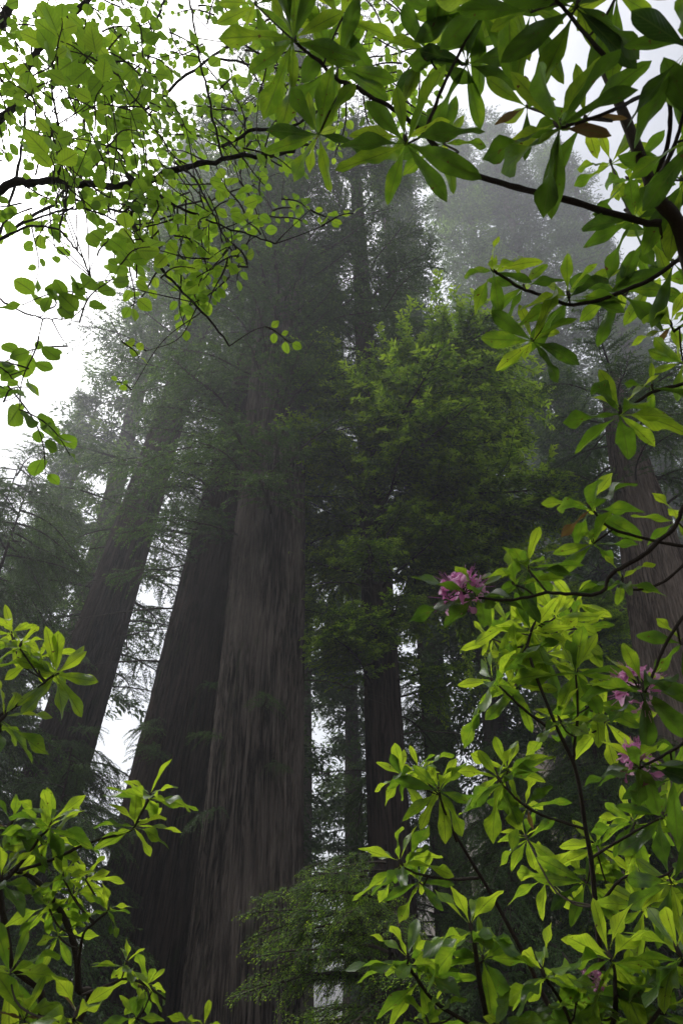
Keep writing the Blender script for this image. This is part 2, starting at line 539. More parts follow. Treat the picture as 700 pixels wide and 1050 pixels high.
def put_bough(parent, loc, az, pitch, roll, scale, bset, r):
    w, f = bset[r.integers(len(bset))]
    b = link('bough', w, parent, loc, None, scale)
    b.rotation_euler = (roll, -pitch, az)
    c = link('foliage', f, b)
    return b


def dead_bough(parent, loc, az, L, seed, droop=.3, forks=6):
    r = np.random.default_rng(seed)
    mb = MB()
    n = 16; t = np.linspace(0, 1, n)
    path = np.stack([L * t, .12 * L * np.sin(t * 4 + r.uniform(0, 6)) * t, L * (.1 * t - droop * t ** 2)], -1) + r.normal(0, .012 * L, (n, 3)) * t[:, None]
    tube(mb, path, .007 * L * (1 - .8 * t) + .004, 6, r=r)
    for k in range(forks):
        s = r.uniform(.2, .95); b = np.array([np.interp(s, t, path[:, c]) for c in range(3)])
        l2 = L * r.uniform(.15, .45); d = nrm([r.uniform(.2, 1), r.uniform(-1, 1), r.uniform(-1.1, .3)])
        q = np.linspace(0, 1, 9)[:, None]
        tw = b + d * l2 * q + np.array([0, 0, -1]) * .3 * l2 * q ** 2 + np.cumsum(r.normal(0, .025 * l2, (9, 3)), axis=0)
        tw[0] = b
        tube(mb, tw, .0035 * L * (1 - .8 * q[:, 0]) + .0022, 4, r=r)
    o = link('dead_branch', mb.mesh('dead_branch', [M_DEAD]), parent, loc)
    o.rotation_euler = (0, 0, az)
    return o


def redwood(label, p1, p2, Y1, Y2, H, seed, mat, boughs, group=None, name='redwood_tree', **kw):
    """p = (px, py, width px) at two heights; the trunk line runs through both
    boughs: list of (z0, z1, count, bset, s0, s1, az0, az1, pitch)"""
    r = np.random.default_rng(seed)
    A = PY(p1[0], p1[1], Y1); B = PY(p2[0], p2[1], Y2)
    dep = lambda q: np.dot(q - CAM, FWD)
    ra, rb = p1[2] / FPX * dep(A) / 2, p2[2] / FPX * dep(B) / 2
    ax = nrm(B - A)
    base = A - ax * (A[2] / ax[2])
    sA, sB = np.linalg.norm(A - base), np.linalg.norm(B - base)
    k = (rb - ra) / (sB - sA)
    r0 = ra - k * sA
    L = H / ax[2]
    r1 = max(.12, r0 + k * L * .95)
    if r0 + k * L < .15:
        r1 = .12
    fl = kw.pop('flare', .3)
    bx = kw.pop('bare', [])
    root = thing(name, label, 'tree', base, group)
    me, _ = trunk_mesh(base, base + ax, r0, r1, L, seed, mat, flare=fl, **kw)
    link('trunk', me, root)
    for (z0, z1, cnt, bset, s0, s1, a0, a1, pit) in boughs:
        for q in range(cnt):
            z = z0 + (z1 - z0) * (q + r.uniform(0, 1)) / cnt
            az = R(r.uniform(a0, a1))
            rr = r0 + (r1 - r0) * z / L
            loc = ax * (z / ax[2]) + np.array([math.cos(az), math.sin(az), 0]) * rr * .85
            put_bough(root, loc, az, R(pit + r.uniform(-14, 14)), R(r.uniform(-15, 15)), r.uniform(s0, s1), bset, r)
    for (z, az, Ld) in bx:
        rr = r0 + (r1 - r0) * z / L
        a = R(az)
        dead_bough(root, ax * (z / ax[2]) + np.array([math.cos(a), math.sin(a), 0]) * rr * .85, a, Ld, int(z * 100) + seed)
    return root


# azimuth: 0 = right, 90 = away, -90 = towards the camera, 180 = left
redwood('broad pale-barked redwood trunk rising through the centre, lit and deeply furrowed', (251, 1000, 114), (284, 380, 54), 18, 18.4, 62, 1, M_BARK,
        [(19, 26, 20, B_RED, .45, .8, -180, 180, 5), (21, 30, 26, B_RED, .5, .8, -160, -20, 4), (26, 36, 26, B_RED, .7, 1.15, -180, 180, 8), (36, 60, 30, B_RED, .7, 1.1, -180, 180, 10), (13.5, 19, 15, B_RED, .5, .8, -165, -5, -2), (5, 8, 4, B_FINE, .25, .45, -160, -60, 0)],
        flare=.12, segs=720, rings=330, bare=[(18, -170, 2.6), (20, -60, 2.2), (9, 5, 2.5), (12, -5, 2.8)])
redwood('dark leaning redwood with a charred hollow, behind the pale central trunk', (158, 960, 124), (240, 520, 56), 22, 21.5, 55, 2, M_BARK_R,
        [(14, 20, 16, B_RED, .4, .7, -180, 40, 0), (16, 24, 16, B_RED, .5, .8, -170, -40, 0), (20, 52, 40, B_RED, .7, 1.1, -180, 180, 5), (7, 10, 4, B_FINE, .3, .6, -120, -60, 0)],
        flare=.2, segs=560, rings=260, hollow=(.74, 6.2, .035, 1.5, .35), bare=[(16, 190, 4), (13, 185, 4.5), (15, 170, 4), (11, 190, 3.5)])
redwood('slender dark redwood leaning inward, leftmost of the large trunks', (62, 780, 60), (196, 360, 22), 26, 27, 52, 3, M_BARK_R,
        [(13, 26, 26, B_RED, .7, 1.1, 30, 215, 0), (29, 34, 12, B_RED, .5, .9, -170, -20, 0), (31, 50, 30, B_RED, .7, 1.2, -180, 180, 5), (3, 13, 12, B_FINE, .6, 1.0, -180, 180, -10)],
        bare=[(15, 10, 5), (13, 0, 5), (17, -10, 5), (14, -20, 4.5), (12, 5, 4)])
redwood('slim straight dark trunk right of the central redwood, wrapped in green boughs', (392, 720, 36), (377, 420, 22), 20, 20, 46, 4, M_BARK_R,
        [(9, 12.5, 14, B_LUSH, .6, 1.0, -180, 180, -5), (12.5, 21, 50, B_LUSH, .8, 1.4, -180, 180, 4), (14, 23, 24, B_LUSH, 1.5, 2.1, -75, 25, -2), (13, 17, 8, B_LUSH, 1.2, 1.8, -40, 40, -10), (20, 32, 42, B_RED, .5, .9, -180, 180, 0), (30, 45, 26, B_RED, .4, .8, -180, 180, 0), (1, 9, 20, B_FINE, .5, 1.0, -30, 150, -15)],
        segs=72, bare=[(8, -20, 3), (10, 200, 2.2), (7, 190, 2.5)])
redwood('weathered redwood trunk at the right edge behind the rhododendron leaves', (682, 630, 66), (651, 500, 38), 17, 17, 20, 5, M_BARK_W,
        [(13.5, 20, 34, B_RED, .4, .75, -180, 180, 10)], lumps=.16)


# ------------------------------------------------------------------ misty trees behind
def far_crown(seed, H, z0, rmax, nb, droop=.3):
    r = np.random.default_rng(seed)
    mb = MB()
    OO, DD, NN, LN, WD, TT = [], [], [], [], [], []
    wood = MB()
    for k in range(nb):
        u = r.random() ** .8
        z = z0 + (H - z0) * u
        L = rmax * (1 - .62 * u) * r.uniform(.45, 1.0) * (1.45 if r.random() < .12 else 1) * (0.55 + .45 * min(1, u * 5 + .2))
        az = r.uniform(0, 2 * np.pi)
        d = np.array([math.cos(az), math.sin(az), 0]); lat = np.array([-d[1], d[0], 0])
        q = np.linspace(0, 1, 7)
        path = np.array([0, 0, z]) + d * L * q[:, None]; path[:, 2] += .1 * L * q - droop * L * q ** 2
        tube(wood, path, .012 * L * (1 - .85 * q) + .006, 4, r=r)
        nc_ = int(3.2 * L + 3); per = 15; c = nc_ * per
        s = r.uniform(.12, 1, nc_) ** .75
        wid = .36 * L * np.sin(np.pi * np.clip(s * .9 + .08, 0, 1))
        oc = r.uniform(-1, 1, nc_) * wid
        C = np.stack([np.interp(s, q, path[:, i]) for i in range(3)], -1) + lat * oc[:, None]
        C[:, 2] -= .35 * np.abs(oc)
        C = np.repeat(C, per, 0) + r.normal(0, 1, (c, 3)) * np.array([.34, .34, .13]); off = np.repeat(oc, per)
        OO.append(C); DD.append(d * r.uniform(.2, 1, (c, 1)) + lat * (np.sign(off) * r.uniform(.2, 1, c))[:, None] + np.array([0, 0, 1]) * r.normal(-.3, .4, (c, 1)))
        NN.append(np.array([0, 0, 1]) + r.normal(0, .5, (c, 3)))
        LN.append(r.uniform(.22, .55, c)); WD.append(r.uniform(.07, .17, c)); TT.append(np.clip(.4 + .2 * r.normal() + .15 * r.normal(size=c), 0, 1))
    leaflets(mb, np.concatenate(OO), np.concatenate(DD), np.concatenate(NN), np.concatenate(LN), np.concatenate(WD), np.concatenate(TT))
    return wood.mesh('crown_limbs', [M_TWIG]), mb.mesh('crown', [M_NEEDLE])


FAR = []
for k, (H, z0, rm, nb) in enumerate([(80, 16, 6.4, 270), (72, 10, 5.6, 270), (84, 26, 7.0, 250), (46, 2, 5.6, 300)]):
    w, f = far_crown(900 + k, H, z0, rm, nb)
    tm, _ = trunk_mesh(np.zeros(3), np.array([0.02, .01, 1]), .95, .12, H, 950 + k, M_BARK_B, segs=36, rings=60)
    FAR.append((tm, w, f))
FARG = 'misty conifers standing behind the big trunks'
far_list = [  # x, Y, kind, scale, label
    (5.5, 37, 0, .95, 'tall hazy conifer crown rising right behind the slim dark trunk'),
    (28, 62, 2, 1.5, 'pale fog-softened conifer showing below the overhead rhododendron arc'),
    (40, 66, 0, 1.5, 'grey conifer in fog between the arching branch and the right leaf whorls'),
    (45, 72, 0, 1.15, 'faint grey conifer in fog at the upper right behind the leaf whorls'),
    (-2.5, 46, 1, 1.0, 'tall hazy conifer whose crown closes the gap above the central trunks'),
    (-9.5, 46, 2, 1.12, 'hazy conifer between the leftmost trunk and the dark leaning trunk'),
    (-17.5, 42, 0, 1.12, 'misty conifer rising behind the leftmost leaning trunk'),
    (-22, 42, 1, .62, 'hazy conifer at the far left below the hanging leaf spray'),
    (14.5, 33, 3, .85, 'hazy conifer just left of the weathered right-edge trunk'),
    (29, 40, 3, .9, 'misty conifer behind the weathered trunk at the right edge'),
    (-4.5, 33, 3, .85, 'low bushy conifer glimpsed just left of the dark leaning trunk'),
    (7.5, 34, 3, .9, 'low conifer seen between the slim trunk and the right-hand shrub'),
    (-17, 34, 3, .62, 'hazy low conifer on the left beyond the leaning trunks'),
    (21, 50, 3, .9, 'faint distant conifer low on the right beyond the shrub stems'),
    (-32, 58, 3, .85, 'faintest grey conifer at the far left edge in fog'),
    (18.5, 59, 0, 1.6, 'tall faint conifer in deep fog right of the centre'),
    (-12, 66, 1, 1.0, 'far conifer in deep fog behind the gap left of the dark trunk'),
    (1, 50, 3, .9, 'far conifer low in the narrow gap right of the central trunk'),
    (28, 76, 1, 1.25, 'faint tall conifer in deep fog towards the right edge'),
    (-11, -9, 0, .9, 'tall conifer standing behind the viewpoint on the left, out of the picture'),  # this and the next two: unseen forest, added to darken trunks and haze
    (8, -9, 2, .9, 'tall conifer standing behind the viewpoint on the right, out of the picture'),
    (-16, 2, 3, 1.0, 'low bushy conifer beside the viewpoint on the left, out of the picture'),
]
for (x, y, k, s, lab) in far_list:
    root = thing('conifer_tree', lab, 'tree', (x, y, float(ground_z(x, y))), FARG)
    root.rotation_euler = (0, 0, x * 1.7); root.scale = (s, s, s)
    tm, w, f = FAR[k]
    link('trunk', tm, root); c = link('crown', f, root); link('crown_limbs', w, c)


# ------------------------------------------------------------------ understory conifers
def young(label, x, y, H, rt, seed, bset, cnt, s0, s1, z0=.6, pit=-4, az=(-180, 180), taper=.7, name='young_conifer', mat=M_BARK_R, lean=(0, 0)):
    cnt = int(cnt * 1.35)
    r = np.random.default_rng(seed)
    gz = float(ground_z(x, y))
    root = thing(name, label, 'tree', (x, y, gz), 'young conifers growing under the redwoods')
    ax = nrm([lean[0], lean[1], 1.0])
    me, _ = trunk_mesh(np.zeros(3), ax, rt, rt * .12, H, seed, mat, segs=36, rings=60, furrow=.03)
    link('trunk', me, root)
    for q in range(cnt):
        u = (q + r.random()) / cnt
        z = z0 + (H - z0) * u
        a = R(r.uniform(*az))
        put_bough(root, ax * z, a, R(pit + r.uniform(-12, 14)), R(r.uniform(-15, 15)), (s0 + (s1 - s0) * r.random()) * (1 - taper * u), bset, r)
    return root


young('dark dense young conifer filling the left edge below the pale sky gap', -9.9, 17, 14.5, .16, 21, B_FINE, 60, .9, 1.4, taper=.5)
young('tall dark young conifer speckled with sky gaps at mid-height on the far left', -13.5, 22, 20, .17, 31, B_FINE, 80, 1.1, 1.6, taper=.5)
young('feathery young conifer in front of the leftmost leaning trunk', -7.6, 19.5, 8, .12, 22, B_FINE, 50, .8, 1.2, taper=.6)
young('light green sapling conifer in the gap between the two left trunks', -5.4, 27, 12, .13, 23, B_LUSH, 60, .8, 1.2, taper=.6)
young('dark young conifer standing low behind the right-hand shrub', 6.2, 17, 9.5, .13, 24, B_FINE, 60, .8, 1.25, taper=.6)
young('leafy green young conifer behind the pink flower whorls', 8.6, 21, 14, .15, 25, B_LUSH, 60, .8, 1.2, taper=.6)
young('small dark conifer low between the central trunk and the right shrub', 3.4, 15.5, 6.5, .10, 26, B_FINE, 50, .5, .9, taper=.6)
young('bushy young conifer low at the far right beneath the weathered trunk', 12.5, 20, 8, .12, 27, B_FINE, 50, .8, 1.2, taper=.6)
young('bushy young conifer at the foot of the left trunks', -6.0, 15.5, 6, .10, 28, B_FINE, 50, .6, 1.0, taper=.6)
young('small bushy conifer low at the far left corner', -9.5, 13, 5.0, .10, 29, B_FINE, 44, .6, 1.0, taper=.6)
young('thin young conifer just right of the slim dark trunk', 2.9, 24, 13, .12, 30, B_FINE, 56, .6, 1.0, taper=.5)

# the nearer feathery sapling crossing the foot of the central trunk
_r = np.random.default_rng(77)
sap = thing('hemlock_sapling', 'feathery fresh-tipped hemlock sapling crossing the foot of the central trunk', 'sapling', P(405, 1120, 6.4) * np.array([1, 1, 0]), 'young conifers growing under the redwoods')
sb = np.array(sap.location)
sm, _ = trunk_mesh(np.zeros(3), np.array([0, 0.03, 1.0]), .028, .006, 3.1, 78, M_BARK_R, segs=24, rings=30, furrow=.02)
link('trunk', sm, sap)
for k in range(46):
    z = .3 + 2.7 * (k + _r.random()) / 46
    az = _r.uniform(110, 250) if k % 3 else _r.uniform(-180, 180)
    put_bough(sap, (0, .03 * z, z), R(az), R(_r.uniform(-14, 10)), R(_r.uniform(-20, 20)), (1.1 - .16 * z) * _r.uniform(.75, 1.15), B_NEAR, _r)


# ------------------------------------------------------------------ rhododendrons
def whorl(mb, c, axis, Lw, n, r, tint=.45, inner=True, dead=0.0, m=0, open_=1.0):
    axis = nrm(axis)
    e1 = nrm(np.cross(axis, [.3, .9, .1])); e2 = np.cross(axis, e1)
    ph = r.uniform(0, 6.28)
    for k in range(n):
        az = ph + 2 * np.pi * k / n + r.normal(0, .16)
        inn = inner and (k % 3 == 2)
        th = R(r.uniform(38, 62)) if inn else R(r.uniform(76, 104)) * open_
        rad = math.cos(az) * e1 + math.sin(az) * e2
        d = nrm(rad * math.sin(th) + axis * math.cos(th) + np.array([0, 0, -.10 if not inn else 0]))
        nz = nrm(axis * math.sin(th) - rad * math.cos(th) + r.normal(0, .22, 3))
        y = nrm(np.cross(nz, d)); z = np.cross(d, y)
        ln = Lw * (r.uniform(.55, .78) if inn else r.uniform(.78, 1.08))
        wd = ln * r.uniform(.9, 1.15)
        o = c + axis * (.10 * Lw * (1 if inn else r.uniform(-.3, .4)))
        M = np.stack([d * ln, y * wd, z * ln])[None]
        t = tint + r.normal(0, .15) + (.24 if inn else -.12)
        isd = r.random() < dead * .4
        if isd:
            t = 1.5; M = M * np.array([.62, .5, .62])[None, :, None]
        stamp(mb, RH[r.integers(len(RH))], M, o[None], np.array([min(t, .86) if t < 1.4 else 1.5]), m)
    # terminal bud
    tube(mb, np.array([c, c + axis * .06 * Lw, c + axis * .13 * Lw, c + axis * .19 * Lw]), np.array([.022, .034, .026, .003]) * Lw, 6, m=1, r=r)


def truss(mb, c, axis, size, r, nf=12):
    axis = nrm(axis)
    for k in range(nf):
        d = nrm(axis * r.uniform(.1, 1.0) + r.normal(0, .75, 3))
        ped = c + d * size * .38
        tube(mb, np.array([c, (c + ped) / 2 + r.normal(0, .02 * size, 3), ped]), size * .02, 4, m=1, r=r)
        e1 = nrm(np.cross(d, r.normal(size=3))); e2 = np.cross(d, e1)
        for p in range(5):
            a = 2 * np.pi * p / 5 + r.normal(0, .15)
            rad = math.cos(a) * e1 + math.sin(a) * e2
            th = R(r.uniform(30, 70)); dd = nrm(d * math.cos(th) + rad * math.sin(th)); nz = nrm(d * math.sin(th) - rad * math.cos(th))
            y = np.cross(nz, dd); ln = size * r.uniform(.34, .52)
            stamp(mb, PT[r.integers(3)], np.stack([dd * ln, y * ln * r.uniform(.4, .75), nz * ln])[None], ped[None], np.array([r.uniform(.1, .9)]))
        for q in range(5):
            e = nrm(d + r.normal(0, .25, 3)) * size * r.uniform(.4, .6)
            tube(mb, np.array([ped, ped + e * .5 + np.array([0, 0, .01 * size]), ped + e]), size * .006, 4, r=r)


class Shrub:
    def __init__(self, name, label, base, cat='shrub', group=None, seed=0, grow=1.12, thin=.12, up=(0, 0, 1)):
        self.base = np.array([base[0], base[1], float(ground_z(base[0], base[1]))])
        self.root = thing(name, label, cat, self.base, group)
        self.r = np.random.default_rng(seed); self.grow = grow; self.thin = thin; self.up = up; self.more = 2 if seed > 36 else 0; self.lift = .10 if seed > 36 else .06

    def branch(self, pts, w0, w1, whorls=(), flowers=(), tint=.45, leader=None, dead=.03, up=(0, 0, 1)):
        """pts: (px,py,depth); whorls: (px,py,Lpx,n[,dd[,tint]]); flowers: (px,py,size px)"""
        r = self.r
        W = [P(*p) for p in pts]
        n = max(8, 6 * len(W))
        path = smooth_path(W, n)
        o0 = path[0].copy()
        wig = np.cumsum(r.normal(0, 1, (n, 3)), axis=0); wig -= np.linspace(0, 1, n)[:, None] * wig[-1]
        seglen = np.linalg.norm(path[-1] - path[0])
        path = path + wig * .0018 * seglen
        dpx = np.array([np.dot(q - CAM, FWD) for q in path])
        rad = np.linspace(w0, w1, n) / 2 / FPX * dpx
        mb = MB()
        nodes = rad * (1 + .16 * (r.random(n) > .75))
        tube(mb, path - o0, nodes, 8, r=r)
        subs = []
        for iw, wv in enumerate(whorls):
            if iw > 1 and r.random() < self.thin:
                continue
            px, py, L, k = wv[:4]
            dd = wv[4] if len(wv) > 4 else 0.0
            tn = wv[5] if len(wv) > 5 else tint
            # depth of the closest spot of this branch
            pp = np.array([[350 + FPX * np.dot(q - CAM, RGT) / np.dot(q - CAM, FWD), 525 - FPX * np.dot(q - CAM, UPV) / np.dot(q - CAM, FWD)] for q in path])
            dist = np.hypot(pp[:, 0] - px, pp[:, 1] - py)
            i = int(np.argmin(dist + .25 * np.maximum(0, np.arange(n) - n * .97)))
            D = dpx[i] + dd
            c = P(px, py, D)
            i2 = max(0, i - (2 if dist[i] > 12 or abs(dd) > .05 else 0))
            a = path[i2]
            gap = np.linalg.norm(c - a)
            if gap > .008:
                mid = (a + c) / 2 + np.array([0, 0, -.08 * gap]) + r.normal(0, .04 * gap, 3)
                tube(mb, smooth_path([a - o0, mid - o0, c - o0], 9), np.linspace(max(.0022, rad[i2] * .6), .0022 * max(1, D / 1.6), 9), 6, r=r)
            Lw = L * D / FPX * self.grow
            outw = nrm(c - a) if gap > .008 else np.zeros(3)
            axis = nrm(np.array(self.up) + .45 * outw + r.normal(0, .16, 3))
            subs.append((c, axis, Lw, k + self.more, tn + self.lift))
        b = link('branch', mb.mesh('branch', [M_TWIG]), self.root, o0 - self.base)
        for (c, axis, Lw, k, tn) in subs:
            wm = MB(); whorl(wm, np.zeros(3), axis, Lw, k, r, tn, dead=dead)
            link('leaf_whorl', wm.mesh('leaf_whorl', [M_RHODO, M_TWIG]), b, c - o0)
        for (px, py, s, dd) in flowers:
            pp = P(px, py, dpx[-1] + dd)
            fm = MB(); truss(fm, np.zeros(3), nrm([0, -.4, .8]), s * dpx[-1] / FPX, r)
            link('flower', fm.mesh('flower', [M_PETAL, M_TWIG]), b, pp - o0)
        return path


rh = 'rhododendrons close to the camera'
A = Shrub('rhododendron', 'tall rhododendron at the right edge arching its leafy limbs overhead', (1.75, 1.3), group=rh, seed=31)
gA = A.base
# upright stem just outside the right edge, seen where it crosses the corner
stem = [gA, gA + [0, 0, .8], P(765, 700, 1.55), P(735, 420, 1.5), P(700, 246, 1.45), P(672, 200, 1.4), P(640, 120, 1.4), P(600, 20, 1.45), P(580, -80, 1.5)]
mbs = MB(); pth = smooth_path(stem, 60) - gA
tube(mbs, pth, np.linspace(.026, .006, 60), 10, wob=.05, r=A.r)
link('stem', mbs.mesh('stem', [M_TWIG]), A.root)
A.branch([(676, 229, 1.42), (640, 222, 1.42), (560, 198, 1.45), (500, 181, 1.5), (458, 160, 1.5), (437, 132, 1.5), (400, 108, 1.5), (365, 86, 1.5), (347, 78, 1.5), (322, 54, 1.5), (302, 42, 1.5)], 7, 3.2,
         [(300, 42, 68, 13), (327, 138, 54, 11, .03), (416, 148, 76, 12, -.05, .32), (346, 68, 58, 9, .1), (350, 20, 60, 9, .06, .5), (395, 70, 46, 9, .25, .6), (455, 148, 50, 8, .2), (262, 5, 48, 8, .1)], tint=.42, dead=.10)
A.branch([(437, 132, 1.5), (447, 105, 1.5), (458, 78, 1.5), (475, 45, 1.5), (487, 15, 1.5), (492, -20, 1.5)], 4, 2.5,
         [(438, 54, 50, 11, .05), (478, 66, 62, 11, .05), (490, 8, 70, 11, 0), (455, 18, 55, 8, .2), (520, 40, 55, 9, .15)], tint=.45)
A.branch([(668, 192, 1.4), (686, 140, 1.36), (684, 96, 1.29), (660, 98, 1.2), (630, 112, 1.12), (600, 124, 1.1), (576, 131, 1.1)], 5, 3.2,
         [(574, 131, 88, 12, 0, .32), (600, 122, 70, 6, .25, .5), (540, 110, 50, 8, .3, .5)], tint=.33, dead=.08)
A.branch([(634, 105, 1.41), (622, 62, 1.3), (585, 20, 1.15), (560, -10, 1.1)], 5, 3.5,
         [(590, 8, 84, 11, 0, .3), (545, 12, 74, 9, .1, .45), (520, -10, 80, 9, .15, .4), (632, -5, 74, 9, .05, .45)], tint=.3)
A.branch([(670, 190, 1.4), (690, 150, 1.2), (705, 100, 1.05)], 5, 3.5,
         [(706, 50, 92, 10, 0, .3), (716, 140, 84, 9, 0, .35), (700, 185, 66, 9, .1, .5)], tint=.25)
A.branch([(676, 229, 1.42), (655, 226, 1.45), (640, 215, 1.5)], 5, 3,
         [(650, 226, 62, 12, .0), (668, 238, 58, 9, .2), (626, 168, 44, 8, .3, .55), (690, 270, 60, 9, .2), (645, 185, 50, 8, .1)], tint=.38)
A.branch([(735, 245, 1.5), (700, 262, 1.55), (665, 285, 1.6), (625, 302, 1.6), (585, 311, 1.6), (560, 305, 1.6), (535, 297, 1.6), (512, 282, 1.6), (503, 277, 1.6)], 5, 2.4,
         [(583, 306, 62, 13), (506, 279, 42, 10, 0, .55), (537, 294, 38, 7, .05), (546, 350, 50, 11, .02), (634, 300, 52, 9, .12), (605, 318, 60, 8, .15), (668, 290, 50, 9, .2)], tint=.42)
A.branch([(740, 300, 1.6), (715, 322, 1.7), (690, 340, 1.7)], 4, 2.5, [(688, 335, 48, 10, 0), (700, 372, 44, 9, 0, .5), (676, 258, 44, 7, .1)], tint=.5)
A.branch([(738, 380, 1.5), (700, 394, 1.5), (672, 401, 1.5), (650, 414, 1.5), (637, 424, 1.5)], 4, 2.4,
         [(635, 425, 60, 11), (668, 398, 36, 4, 0)], tint=.46, dead=.03)
A.branch([(745, 560, 1.5), (700, 560, 1.5), (660, 552, 1.5), (625, 540, 1.5), (608, 524, 1.5)], 3.6, 2.2,
         [(606, 523, 60, 10), (608, 557, 46, 9, .04)], tint=.46)
A.branch([(745, 470, 1.4), (705, 510, 1.4), (690, 542, 1.4), (660, 568, 1.4), (628, 588, 1.4), (618, 602, 1.4), (600, 610, 1.4), (560, 607, 1.4), (520, 615, 1.4), (490, 613, 1.4)], 5, 2.6,
         [(488, 612, 62, 10, 0, .36), (541, 584, 50, 11, .05), (528, 600, 50, 6, .05)], [(474, 610, 38, .03)], tint=.44)
A.branch([(750, 540, 1.5), (712, 560, 1.5), (698, 580, 1.5), (678, 596, 1.5), (650, 604, 1.5), (638, 600, 1.5)], 3.4, 2.2, [(637, 598, 44, 11), (694, 535, 46, 7, .05, .55)], tint=.46, dead=.08)
A.branch([(760, 600, 1.35), (710, 625, 1.35), (684, 660, 1.35), (670, 690, 1.35), (661, 710, 1.35)], 4, 2.4,
         [(660, 710, 74, 11, 0, .34), (700, 660, 50, 7, .1)], [(654, 706, 38, .05)], tint=.36)
A.branch([(770, 720, 1.4), (725, 745, 1.4), (690, 770, 1.4), (655, 788, 1.4)], 4, 2.4, [(655, 788, 64, 11, .0, .33), (690, 800, 60, 9, .1)], [(652, 786, 34, .04)], tint=.36)

# shrub filling the lower right
Bs = Shrub('rhododendron', 'bright green rhododendron with slender bare stems filling the lower right', (1.35, 2.55), group=rh, seed=37, grow=1.08, thin=.22, up=(0, .55, .75))
gB = Bs.base


def up_from(base, *pts):
    return [base] + [P(*p) for p in pts]


def stem_part(S, pts, r0, r1, n=50):
    mb = MB(); tube(mb, smooth_path(pts, n) - S.base, np.linspace(r0, r1, n), 8, wob=.05, r=S.r)
    link('stem', mb.mesh('stem', [M_TWIG]), S.root)


stem_part(Bs, [gB, P(632, 1080, 2.5), P(618, 1000, 2.4), P(612, 950, 2.4), P(606, 885, 2.4), P(600, 850, 2.4), P(590, 790, 2.4), P(570, 745, 2.4), P(548, 690, 2.4), P(540, 660, 2.45)], .0125, .0042)
stem_part(Bs, [gB + [.05, .05, 0], P(590, 1080, 2.6), P(540, 985, 2.6), P(505, 920, 2.6), P(475, 870, 2.6), P(458, 840, 2.6)], .011, .0045)
Bs.branch([(540, 662, 2.45), (545, 645, 2.45), (550, 635, 2.45)], 3, 2,
          [(545, 648, 44, 11, 0), (522, 640, 38, 9, .1), (568, 634, 40, 10, .15), (592, 645, 40, 9, .3), (560, 670, 42, 9, .1), (530, 672, 38, 8, 0), (590, 618, 34, 8, .4), (612, 660, 38, 8, .4), (578, 655, 38, 8, .3), (505, 655, 32, 8, .2)], tint=.72, dead=.02)
Bs.branch([(560, 745, 2.4), (535, 725, 2.3), (512, 704, 2.3)], 3, 2, [(510, 702, 64, 12, 0, .5), (530, 705, 45, 8, .15, .65), (485, 720, 34, 7, .2)], tint=.55)
Bs.branch([(588, 780, 2.4), (592, 730, 2.4), (590, 692, 2.4)], 3, 2, [(590, 690, 56, 11, 0, .6), (607, 720, 44, 9, .1), (575, 742, 46, 9, 0), (620, 740, 50, 9, .2)], tint=.6, dead=.06)
Bs.branch([(600, 850, 2.4), (560, 838, 2.3), (535, 825, 2.2), (516, 806, 2.2)], 3, 2, [(514, 803, 58, 12, 0, .5), (540, 828, 44, 7, .1), (520, 790, 40, 8, .1, .7)], tint=.5, dead=.05)
Bs.branch([(468, 862, 2.6), (455, 830, 2.5), (450, 812, 2.5)], 3, 2, [(450, 812, 46, 12, 0, .55), (413, 797, 36, 10, .1, .65), (396, 762, 40, 11, .05, .7), (430, 790, 36, 7, .05, .5)], tint=.55, dead=.06)
Bs.branch([(490, 900, 2.6), (460, 902, 2.5), (430, 898, 2.4), (415, 890, 2.4)], 3, 2, [(413, 888, 54, 12, 0, .5), (430, 905, 40, 7, .1)], tint=.5)
Bs.branch([(606, 880, 2.4), (630, 865, 2.4), (655, 850, 2.4), (675, 840, 2.4)], 3, 2, [(650, 845, 50, 9, .1, .5), (680, 838, 54, 10, 0, .45), (612, 868, 42, 9, .3, .7), (600, 905, 50, 9, .3, .5), (640, 900, 46, 9, .3, .7)], tint=.5)
Bs.branch([(612, 930, 2.4), (640, 900, 2.3), (675, 900, 2.2), (690, 890, 2.2)], 3, 2, [(688, 905, 60, 9, 0, .45), (660, 930, 52, 9, .1, .6), (560, 900, 44, 8, .5, .6), (540, 860, 40, 8, .5, .5)], tint=.5)

# nearest low shrub along the lower edge at the right
Cs = Shrub('rhododendron', 'low rhododendron with upturned glossy leaves along the bottom right edge', (.75, 1.75), group=rh, seed=41, grow=1.12, thin=.22, up=(0, .2, .95))
gC = Cs.base
stem_part(Cs, [gC, P(520, 1150, 1.75), P(505, 1075, 1.7), P(492, 1010, 1.65), P(485, 958, 1.65)], .010, .005)
stem_part(Cs, [gC + [.03, .02, 0], P(600, 1120, 1.8), P(628, 1050, 1.7), P(630, 1000, 1.65)], .010, .005)
Cs.branch([(492, 1005, 1.65), (486, 975, 1.65), (484, 958, 1.65)], 4, 3, [(484, 957, 68, 11, 0, .6), (495, 985, 50, 7, .05, .4)], tint=.5)
Cs.branch([(500, 1060, 1.7), (450, 1030, 1.7), (425, 1000, 1.7), (418, 990, 1.7)], 4, 3, [(417, 990, 64, 11, 0, .6), (430, 1008, 55, 8, .03, .4), (440, 1050, 50, 8, 0, .4)], tint=.5)
Cs.branch([(600, 1100, 1.75), (580, 1040, 1.7), (560, 1004, 1.65)], 4, 3, [(558, 1002, 60, 10, 0, .6), (590, 1030, 50, 8, 0, .5), (530, 1025, 50, 9, 0, .5)], tint=.5)
